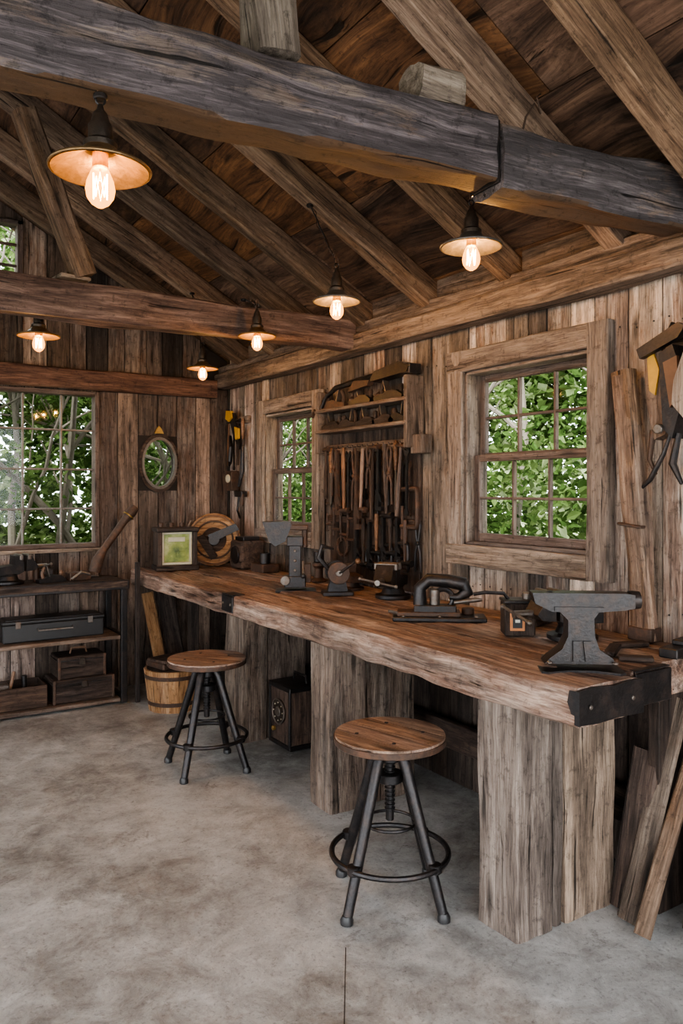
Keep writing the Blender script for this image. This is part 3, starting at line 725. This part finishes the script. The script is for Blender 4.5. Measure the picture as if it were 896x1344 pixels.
b=MB();b.T=TR((2.70,2.50,BT+.003),20);b.box((0,0,.035),(.17,.09,.07),'dwood');b.box((0,0,.078),(.18,.10,.016),'dwood');b.box((0,-.05,.05),(.03,.008,.03),'brass');b.build('small_wooden_box')
b=MB();b.T=TR((2.16,1.80,BT+.005),-38)
b.prism([(-.14,-.075),(-.12,-.085),(-.04,-.05),(.04,-.05),(.12,-.085),(.14,-.075),(.14,.075),(.12,.085),(.04,.05),(-.04,.05),(-.12,.085),(-.14,.075)],-.024,0,'iron',rot=(90,0,0))
b.prism([(-.125,.02),(.115,.02),(.105,.04),(.06,.07),(.045,.115),(.042,.175),(.06,.20),(-.075,.20),(-.045,.17),(-.045,.115),(-.065,.07),(-.105,.04)],-.042,.042,'iron')
b.prism([(-.165,.262),(-.155,.225),(-.10,.198),(.0,.192),(.15,.205),(.18,.212),(.18,.258),(.15,.262)],-.038,.038,'iron')
b.prism([(-.09,.20),(.075,.20),(.075,.215),(-.09,.215)],-.045,.045,'iron')
b.prism([(-.03,.03),(-.012,.03),(-.004,.10),(-.03,.10)],-.052,-.03,'iron');b.prism([(.03,.03),(.012,.03),(.004,.10),(.03,.10)],-.052,-.03,'iron')
b.cyl((-.10,0,.264),.010,.004,'black',n=10);b.tube([(.17,0,.235),(.205,0,.237)],[.034,.030],'iron',12)
for x in(-.11,.11):
    for y in(-.055,.055): b.cyl((x,y,.027),.010,.008,'steel',n=6)
b.build('stake_anvil')
b=MB();b.T=TR((2.66,1.74,BT+.003),10);b.box((0,0,.018),(.22,.07,.036),'iron');b.box((.02,0,.045),(.08,.05,.02),'iron');b.build('iron_block')
b=MB()
for x,y,l,a in((2.47,1.90,.18,30),(2.62,1.93,.14,-20),(2.42,1.76,.12,-50)): b.box((x,y,BT+.013),(l,.045,.018),'dwood',(0,0,a))
b.build('wood_offcuts')
# ---------------------------------------------------------------- far end of bench
b=MB();b.T=TR((2.19,5.72,BT+.003),-8)
b.box((0,0,.02),(.33,.20,.04),'dwood',ch=.006)
for x in(-.135,.135): b.box((x,0,.165),(.035,.17,.26),'dwood',grain=2)
b.box((0,0,.31),(.33,.20,.035),'dwood',ch=.008);b.box((0,.05,.165),(.25,.05,.26),'dwood')
for x,z,w,h in((0,.05,.235,.02),(0,.285,.235,.02),(-.108,.168,.02,.22),(.108,.168,.02,.22)): b.box((x,-.045,z),(w,.03,h),'cream')
b.box((0,-.03,.168),(.20,.02,.22),'greenface');b.box((0,-.045,.235),(.13,.008,.035),'cream');b.box((.03,-.045,.12),(.07,.008,.05),'greenface')
for x in(-.11,-.03,.05): b.cyl((x,0,.345),.018,.035,'rust')
b.tube([(.10,0,.32),(.12,0,.37),(.15,0,.375)],.009,'steel',8)
b.build('mantel_clock')
b=MB();b.T=TR((2.55,5.80,BT+.218),-25)
rr=(90,0,0)
b.lathe([(.10,-.045),(.20,-.045),(.212,-.035),(.212,.035),(.20,.045),(.10,.045),(.10,-.045)],(0,0,0),'bucket',rr,n=40,rnd=.5)
b.cyl((0,0,0),.105,.06,'dwood',rr,n=32);b.cyl((0,-.04,0),.045,.05,'iron',rr)
b.ring((0,-.048,0),.15,.008,'dwood',rr);b.ring((0,-.048,0),.195,.008,'handle',rr)
b.prism([(-.02,-.02),(.20,.08),(.17,.13),(-.05,.04)],-.07,-.05,'iron');b.prism([(-.14,.02),(-.02,-.16),(.03,-.13),(-.08,.05)],-.065,-.05,'dwood')
b.build('grindstone_wheel')
b=MB();b.T=TR((2.70,5.50,BT+.003),0);b.box((0,0,.11),(.20,.22,.22),'dwood',ch=.015);b.cyl((-.105,0,.11),.07,.02,'iron',(0,90,0));b.box((0,0,.235),(.14,.15,.03),'iron');b.build('machine_box')
b=MB();b.T=TR((2.70,5.20,BT+.003),0);b.box((0,0,.03),(.14,.2,.06),'rust');b.cyl((0,0,.10),.04,.08,'iron');b.build('iron_weight')
b=MB();b.T=RW
u=-5.93
b.box((u,-.014,2.18),(.34,.03,.06),'plate',grain=0)
for i,(du,c) in enumerate(((-.13,'h'),(-.05,'w'),(.04,'h'),(.12,'c'))):
    z=2.16
    if c=='h': hammer(b,u+du,z,.36,-.06)
    if c=='w': wrench(b,u+du,z,.40,-.05,'iron')
    if c=='c': chisel(b,u+du,z,.38,-.05)
b.prism([(u-.12,2.26),(u+.0,2.24),(u+.12,1.98),(u+.10,1.93),(u-.02,2.06)],-.075,-.055,'iron')
b.prism([(u-.14,2.27),(u-.04,2.26),(u-.02,2.20),(u-.08,2.17),(u-.15,2.20)],-.085,-.06,'yellow')
b.prism([(u+.06,2.12),(u+.13,2.10),(u+.13,2.02),(u+.08,2.01)],-.10,-.08,'yellow')
b.tube([(u+.14,-.06,1.95),(u+.15,-.07,1.75),(u+.11,-.08,1.62)],[.012,.02,.012],'iron',8)
b.tube([(u-.10,-.06,2.05),(u-.02,-.09,1.95),(u-.04,-.09,1.84),(u-.12,-.06,1.80)],[.012,.02,.018,.012],'iron',8)
b.box((u-.08,-.05,1.67),(.11,.07,.17),'rust');b.cyl((u-.08,-.09,1.69),.035,.02,'cream',(90,0,0));b.box((u+.06,-.04,1.56),(.14,.05,.05),'iron')
b.tube([(u+.05,-.05,1.56),(u+.04,-.06,1.42),(u+.09,-.06,1.36)],.010,'iron',8)
b.tube([(u+.12,-.05,1.56),(u+.12,-.06,1.46)],.014,'handle',8)
b.build('hanging_hand_tools')
# ---------------------------------------------------------------- right foreground wall tools
b=MB()
b.timber((2.765,1.965,BT+.006),(2.79,2.085,2.08),.10,.06,'rustwood',up=(1,0,0),nz=.010,ch=.016,rnd=.6,taper=1.05)
b.timber((2.787,2.062,1.86),(2.79,2.088,2.10),.118,.075,'rustwood',up=(1,0,0),nz=.006,ch=.02,rnd=.4)
b.box((2.762,1.968,BT+.035),(.075,.112,.055),'rust');b.box((2.763,2.02,1.45),(.072,.115,.012),'rust',(6,0,0))
b.build('wooden_lever_bar')
b=MB();b.T=RW
b.box((-1.83,-.014,2.19),(.36,.028,.05),'plate',grain=0)
b.prism([(-1.975,2.13),(-1.95,2.19),(-1.90,2.17),(-1.87,2.08),(-1.86,1.90),(-1.88,1.82),(-1.93,1.80),(-1.965,1.95)],-.09,-.03,'rustwood',grain=2)
b.prism([(-1.955,2.13),(-1.93,2.16),(-1.90,2.08),(-1.92,1.98),(-1.945,2.0)],-.10,-.088,'yellow')
b.prism([(-1.89,2.14),(-1.83,2.17),(-1.79,2.06),(-1.80,1.90),(-1.83,1.80),(-1.87,1.84)],-.12,-.04,'iron',grain=2)
b.prism([(-1.86,2.10),(-1.80,2.12),(-1.79,1.96),(-1.83,1.92)],-.135,-.118,'leather')
b.prism([(-1.985,2.17),(-1.80,2.25),(-1.77,2.23),(-1.80,2.19),(-1.97,2.13)],-.13,-.10,'iron')
b.tube([(-1.90,-.06,2.20),(-1.84,-.10,2.25),(-1.79,-.09,2.22),(-1.76,-.06,2.12)],.012,'iron',8)
b.tube([(-1.94,-.08,1.84),(-1.95,-.09,1.72),(-1.92,-.09,1.66)],[.014,.010,.006],'rust',8)
b.tube([(-1.99,-.09,1.60),(-1.94,-.10,1.64),(-1.88,-.10,1.74),(-1.84,-.09,1.86)],[.006,.011,.009,.006],'iron',8)
b.tube([(-1.82,-.09,1.82),(-1.84,-.10,1.70),(-1.80,-.10,1.62)],[.012,.016,.008],'iron',8)
b.cyl((-1.885,-.125,1.84),.020,.02,'steel',(90,0,0),12)
b.build('leather_tool_pouch')
b=MB();b.T=RW
hammer(b,-1.72,2.24,.30,-.08,'rust',-6)
b.prism([(-1.80,1.93),(-1.79,2.02),(-1.72,2.20),(-1.66,2.20),(-1.66,1.93),(-1.74,1.86)],-.17,-.12,'palewood',grain=2,rnd=.5)
cclamp(b,-1.60,2.1,.2,-.07)
for i in range(6): chisel(b,-1.45+i*.09,2.1,.35,-.06)
b.box((-1.3,-.03,2.12),(.7,.05,.05),'plate',grain=0)
b.build('hanging_hand_tools')
b=MB()
b.timber((2.37,1.70,.025),(2.78,1.72,.74),.035,.055,'rafter',up=(0,1,0),nz=.004,rnd=.5)
b.timber((2.43,1.80,.012),(2.70,1.77,.80),.09,.022,'post',up=(1,0,0),nz=.003,rnd=.1)
b.timber((2.56,1.62,.012),(2.80,1.60,.95),.10,.025,'post',up=(1,0,0),nz=.003,rnd=.3)
b.timber((2.50,1.52,.03),(2.79,1.52,.62),.10,.03,'dwood',up=(1,0,0),nz=.003)
b.timber((2.48,1.86,.012),(2.60,1.84,.60),.12,.02,'dwood',up=(1,0,0),nz=.003)
b.box((2.66,1.90,.012),(.20,.07,.02),'palewood',(0,0,14))
b.build('leaning_lumber')
b=MB()
b.lathe([(.14,0),(.145,.004),(.165,.42),(.168,.44),(.15,.44)],(2.66,1.28,0),'steel',n=30)
for i in range(14): b.ring((2.66,1.28,.03+i*.03),.147+.0016*i,.005,'steel',n=30)
b.build('metal_drum')
b=MB();b.T=TR((2.43,4.20,0))
b.box((0,0,.205),(.29,.26,.37),'dwood',ch=.01,grain=2)
for z in(.03,.38): b.box((0,0,z),(.305,.275,.03),'iron')
for y in(-.125,.125): b.box((-.147,y,.205),(.014,.02,.35),'iron')
b.cyl((-.150,0,.23),.075,.016,'bronze',(0,90,0),28);b.ring((-.158,0,.23),.075,.006,'steel',(0,90,0));b.cyl((-.160,0,.23),.03,.012,'steel',(0,90,0))
for a in range(8):
    t=a*math.pi/4; b.cyl((-.158,.055*math.cos(t),.23+.055*math.sin(t)),.004,.008,'cream',(0,90,0),6)
b.cyl((-.152,.07,.11),.015,.02,'brass',(0,90,0));b.tube([(0,-.08,.395),(0,-.07,.44),(0,.07,.44),(0,.08,.395)],.008,'iron',8)
b.build('antique_radio')
b=MB()
c=(2.06,5.42,0)
ns=18
for i in range(ns):
    a=2*math.pi*(i+.5)/ns
    r0,r1=.165,.20
    p0=(c[0]+r0*math.cos(a),c[1]+r0*math.sin(a),.0);p1=(c[0]+r1*math.cos(a),c[1]+r1*math.sin(a),.30)
    b.timber(p0,p1,2*math.pi*r1/ns*.97,.016,'bucket',up=(math.cos(a),math.sin(a),0),nz=.001,ch=.003,segs=3,taper=1.08)
for z,r in((.06,.183),(.25,.206)):
    b.lathe([(r-.006,z-.014),(r,z-.014),(r+.004,z+.014),(r-.004,z+.014)],c,'rust',n=36); 
b.cyl((c[0],c[1],.02),.16,.02,'bucket')
b.lathe([(.195,.245),(.20,.25),(.19,.30),(.10,.315),(.0,.315)],c,'dwood',n=30)
b.box((c[0],c[1],.335),(.32,.24,.05),'rust',(0,0,12),ch=.01);b.box((c[0]-.03,c[1]-.02,.368),(.26,.2,.02),'dwood',(0,0,20))
b.build('wooden_bucket')
b=MB()
b.timber((2.12,5.72,.015),(2.00,5.82,.80),.09,.022,'bucket',up=(0,1,0),nz=.003,rnd=.1)
b.timber((2.3,5.85,.012),(2.25,6.1,.75),.14,.022,'dwood',up=(0,1,0),nz=.003)
b.build('leaning_boards')
b=MB();b.timber((1.885,5.70,0),(1.885,5.70,1.05),.035,.035,'dwood',up=(0,1,0),nz=.002,ch=.004);b.build('wooden_post')
# ---------------------------------------------------------------- left shelf table
b=MB();tz=.92
for i in range(3): b.box((1.06,5.76+i*.145,tz-.025),(1.50,.142,.05),'dwood',grain=0,rnd=U(.5,1))
b.box((1.06,5.70,tz-.03),(1.52,.02,.07),'iron')
for z in(.50,.035):
    for i in range(3): b.box((1.05,5.77+i*.135,z),(1.42,.132,.028),'plate',grain=0)
for x in(.33,1.785):
    for y in(5.715,6.11): b.box((x,y,.44),(.045,.045,.86),'iron')
b.box((1.785,5.91,.50),(.03,.36,.03),'iron');b.box((1.785,5.91,.05),(.03,.36,.03),'iron')
b.build('shelf_table')
b=MB();b.T=TR((1.31,5.90,.516))
b.box((0,0,.065),(.70,.22,.13),'black',ch=.008);b.box((0,0,.142),(.71,.23,.022),'black',ch=.008);b.box((0,0,.156),(.66,.18,.01),'iron')
b.tube([(-.12,-.115,.09),(-.12,-.14,.08),(.12,-.14,.08),(.12,-.115,.09)],.006,'steel',6)
for x in(-.25,.25): b.box((x,-.115,.125),(.035,.012,.05),'steel')
b.build('metal_toolbox')
def chest(b,c,s,mat='dwood'):
    b.box((c[0],c[1],c[2]+s[2]/2),s,mat,ch=.008);b.box((c[0],c[1],c[2]+s[2]*.82),(s[0]+.01,s[1]+.01,s[2]*.05),'iron')
    for q in(-.48,.48): b.box((c[0]+q*s[0],c[1]-s[1]/2,c[2]+s[2]/2),(.02,.012,s[2]),'rust',grain=2)
    b.box((c[0],c[1]-s[1]/2-.004,c[2]+s[2]*.75),(.04,.012,.05),'bronze')
b=MB();chest(b,(1.51,5.90,.05),(.44,.28,.17));b.build('wooden_chest')
b=MB();chest(b,(1.50,5.90,.221),(.34,.24,.16));b.tube([(1.44,5.90,.38),(1.45,5.90,.42),(1.55,5.90,.42),(1.56,5.90,.38)],.008,'leather',8);b.build('wooden_chest')
b=MB()
b.box((1.05,5.90,.06),(.40,.28,.02),'dwood')
for y in(5.765,6.035): b.box((1.05,y,.13),(.40,.014,.15),'dwood',grain=0)
for x in(.855,1.245): b.box((x,5.90,.13),(.014,.28,.15),'dwood',grain=1)
b.tube([(1.0,5.88,.08),(1.05,5.88,.30)],.012,'handle',8);b.tube([(1.13,5.9,.08),(1.12,5.9,.26)],.02,'iron',8);b.box((.95,5.9,.16),(.12,.12,.12),'steel')
b.build('tool_crate')
b=MB();vise(b,(1.02,5.92,tz+.002),10,1.15);b.build('bench_vise')
b=MB();plane(b,(1.30,5.86,tz+.002),.20,10);b.cyl((1.22,5.98,tz+.062),.022,.12,'rust');b.box((1.30,6.04,tz+.042),(.10,.06,.08),'iron');b.build('hand_planes')
b=MB()
b.box((1.50,5.90,tz+.032),(.16,.10,.06),'rust',(0,0,10));b.tube([(1.43,5.80,tz+.02),(1.50,5.80,tz+.07),(1.56,5.80,tz+.05)],.012,'steel',8)
b.tube([(1.43,6.02,tz+.012),(1.68,6.0,tz+.012)],.009,'steel',8)
b.build('iron_fittings')
b=MB()
b.tube([(1.62,5.90,tz+.055),(1.645,5.90,tz+.14),(1.69,5.90,tz+.22),(1.85,5.90,tz+.44),(1.90,5.90,tz+.50),(1.935,5.90,tz+.54)],[.045,.045,.028,.030,.042,.034],'rust',14)
b.ring((1.88,5.90,tz+.475),.042,.006,'brass',(0,40,0),18);b.build('wooden_mallet')
# ---------------------------------------------------------------- garden
def garden(name,cl,nleaf,sz,seed):
    rr=random.Random(seed);V=[];F=[];RN=[]
    for (cx,cy,cz,rad) in cl:
        tone=rr.uniform(-.30,.28)
        for i in range(nleaf):
            d=Vector((rr.gauss(0,1),rr.gauss(0,1),rr.gauss(0,1)));d=d.normalized()*rad*(rr.random()**.45)
            p=Vector((cx,cy,cz))+d
            if p.z<0: continue
            if p.x<3.3 and p.y<6.75: continue
            L=rr.uniform(.6,1.4)*sz;w=L*rr.uniform(.22,.36)
            e=Euler((rr.uniform(-1.2,1.2),rr.uniform(-1.2,1.2),rr.uniform(0,6.28))).to_matrix()
            o=len(V)
            for q in((0,0,0),(w,L*.45,.06*L),(0,L,-.1*L),(-w,L*.45,.06*L)): V.append(p+e@Vector(q))
            F.append((o,o+1,o+2,o+3));t=min(1,max(0,rr.random()*.7+.15+tone));RN+= [t]*4
    me=bpy.data.meshes.new(name);me.from_pydata(V,[],F);me.materials.append(M['leaf'])
    a=me.attributes.new('rnd','FLOAT','POINT');a.data.foreach_set('value',RN)
    ob=bpy.data.objects.new(name,me);bpy.context.scene.collection.objects.link(ob);return ob
rg=random.Random(3)
cl=[(rg.uniform(-.8,3.4),rg.uniform(7.6,8.8),rg.uniform(.2,4.0),rg.uniform(.25,.55)) for _ in range(66)]
garden('garden_shrubs',cl,210,.078,1)
cl=[(rg.uniform(-3,4.5),rg.uniform(9.2,11.5),rg.uniform(.2,5.5),rg.uniform(.5,.9)) for _ in range(110)]
garden('garden_shrubs',cl,330,.14,5)
cl=[(rg.uniform(4.3,5.8),rg.uniform(2.0,10.0),rg.uniform(.2,3.8),rg.uniform(.22,.5)) for _ in range(85)]
garden('garden_shrubs',cl,210,.075,2)
cl=[(rg.uniform(6.0,9.0),rg.uniform(2.0,15),rg.uniform(.2,5.2),rg.uniform(.5,1.0)) for _ in range(160)]
garden('garden_shrubs',cl,330,.14,6)
def branch(b,p,d,L,r,depth):
    pts=[Vector(p)];dd=Vector(d).normalized()
    for i in range(7):
        dd=(dd+Vector((rg.uniform(-.25,.25),rg.uniform(-.25,.25),rg.uniform(-.12,.2)))).normalized();q=pts[-1]+dd*L/7
        if q.x<3.6 and q.y<7.0:
            if p[0]>3.6: q.x=3.6+.05*i
            else: q.y=7.0+.05*i
        pts.append(q)
    b.tube(pts,[r*(1-.09*i) for i in range(8)],'bark',7)
    if depth>0:
        for i in(2,4,5,6):
            branch(b,pts[i],dd+Vector((rg.uniform(-1,1),rg.uniform(-1,1),rg.uniform(-.3,.7))),L*.55,r*.5,depth-1)
for (x,y) in((4.5,3.4),(4.8,4.6),(5.0,5.6),(4.4,7.3),(5.0,9.0),(.6,7.6),(1.3,7.4),(1.8,8.1),(2.6,7.7),(3.7,8.2)):
    b=MB();branch(b,(x,y,-.1),(rg.uniform(-.5,.5),rg.uniform(-.5,.5),1),3.8,.048,2);b.build('garden_tree')
# ---------------------------------------------------------------- light
w=bpy.data.worlds.new('World');bpy.context.scene.world=w;w.use_nodes=True
nt=w.node_tree;bg=nt.nodes['Background'];bg.inputs[0].default_value=(.93,.97,1,1);bg.inputs[1].default_value=3.3
sd=bpy.data.lights.new('sun','SUN');sd.energy=5;sd.angle=math.radians(12);sd.color=(1,.96,.91)
so=bpy.data.objects.new('sun',sd);so.rotation_euler=(math.radians(18),math.radians(-38),0);bpy.context.scene.collection.objects.link(so)
cd=bpy.data.cameras.new('camera');cd.sensor_fit='VERTICAL';cd.sensor_height=36;cd.lens=1013/1344*36;cd.shift_y=-30/1344
co=bpy.data.objects.new('camera',cd);co.location=(0,0,1.6);co.rotation_euler=(math.radians(90),0,math.radians(-33.1));bpy.context.scene.collection.objects.link(co)
bpy.context.scene.camera=co
sc=bpy.context.scene
sc.view_settings.view_transform='AgX'
try: sc.view_settings.look='AgX - Medium High Contrast'
except Exception: pass
sc.view_settings.exposure=1.22
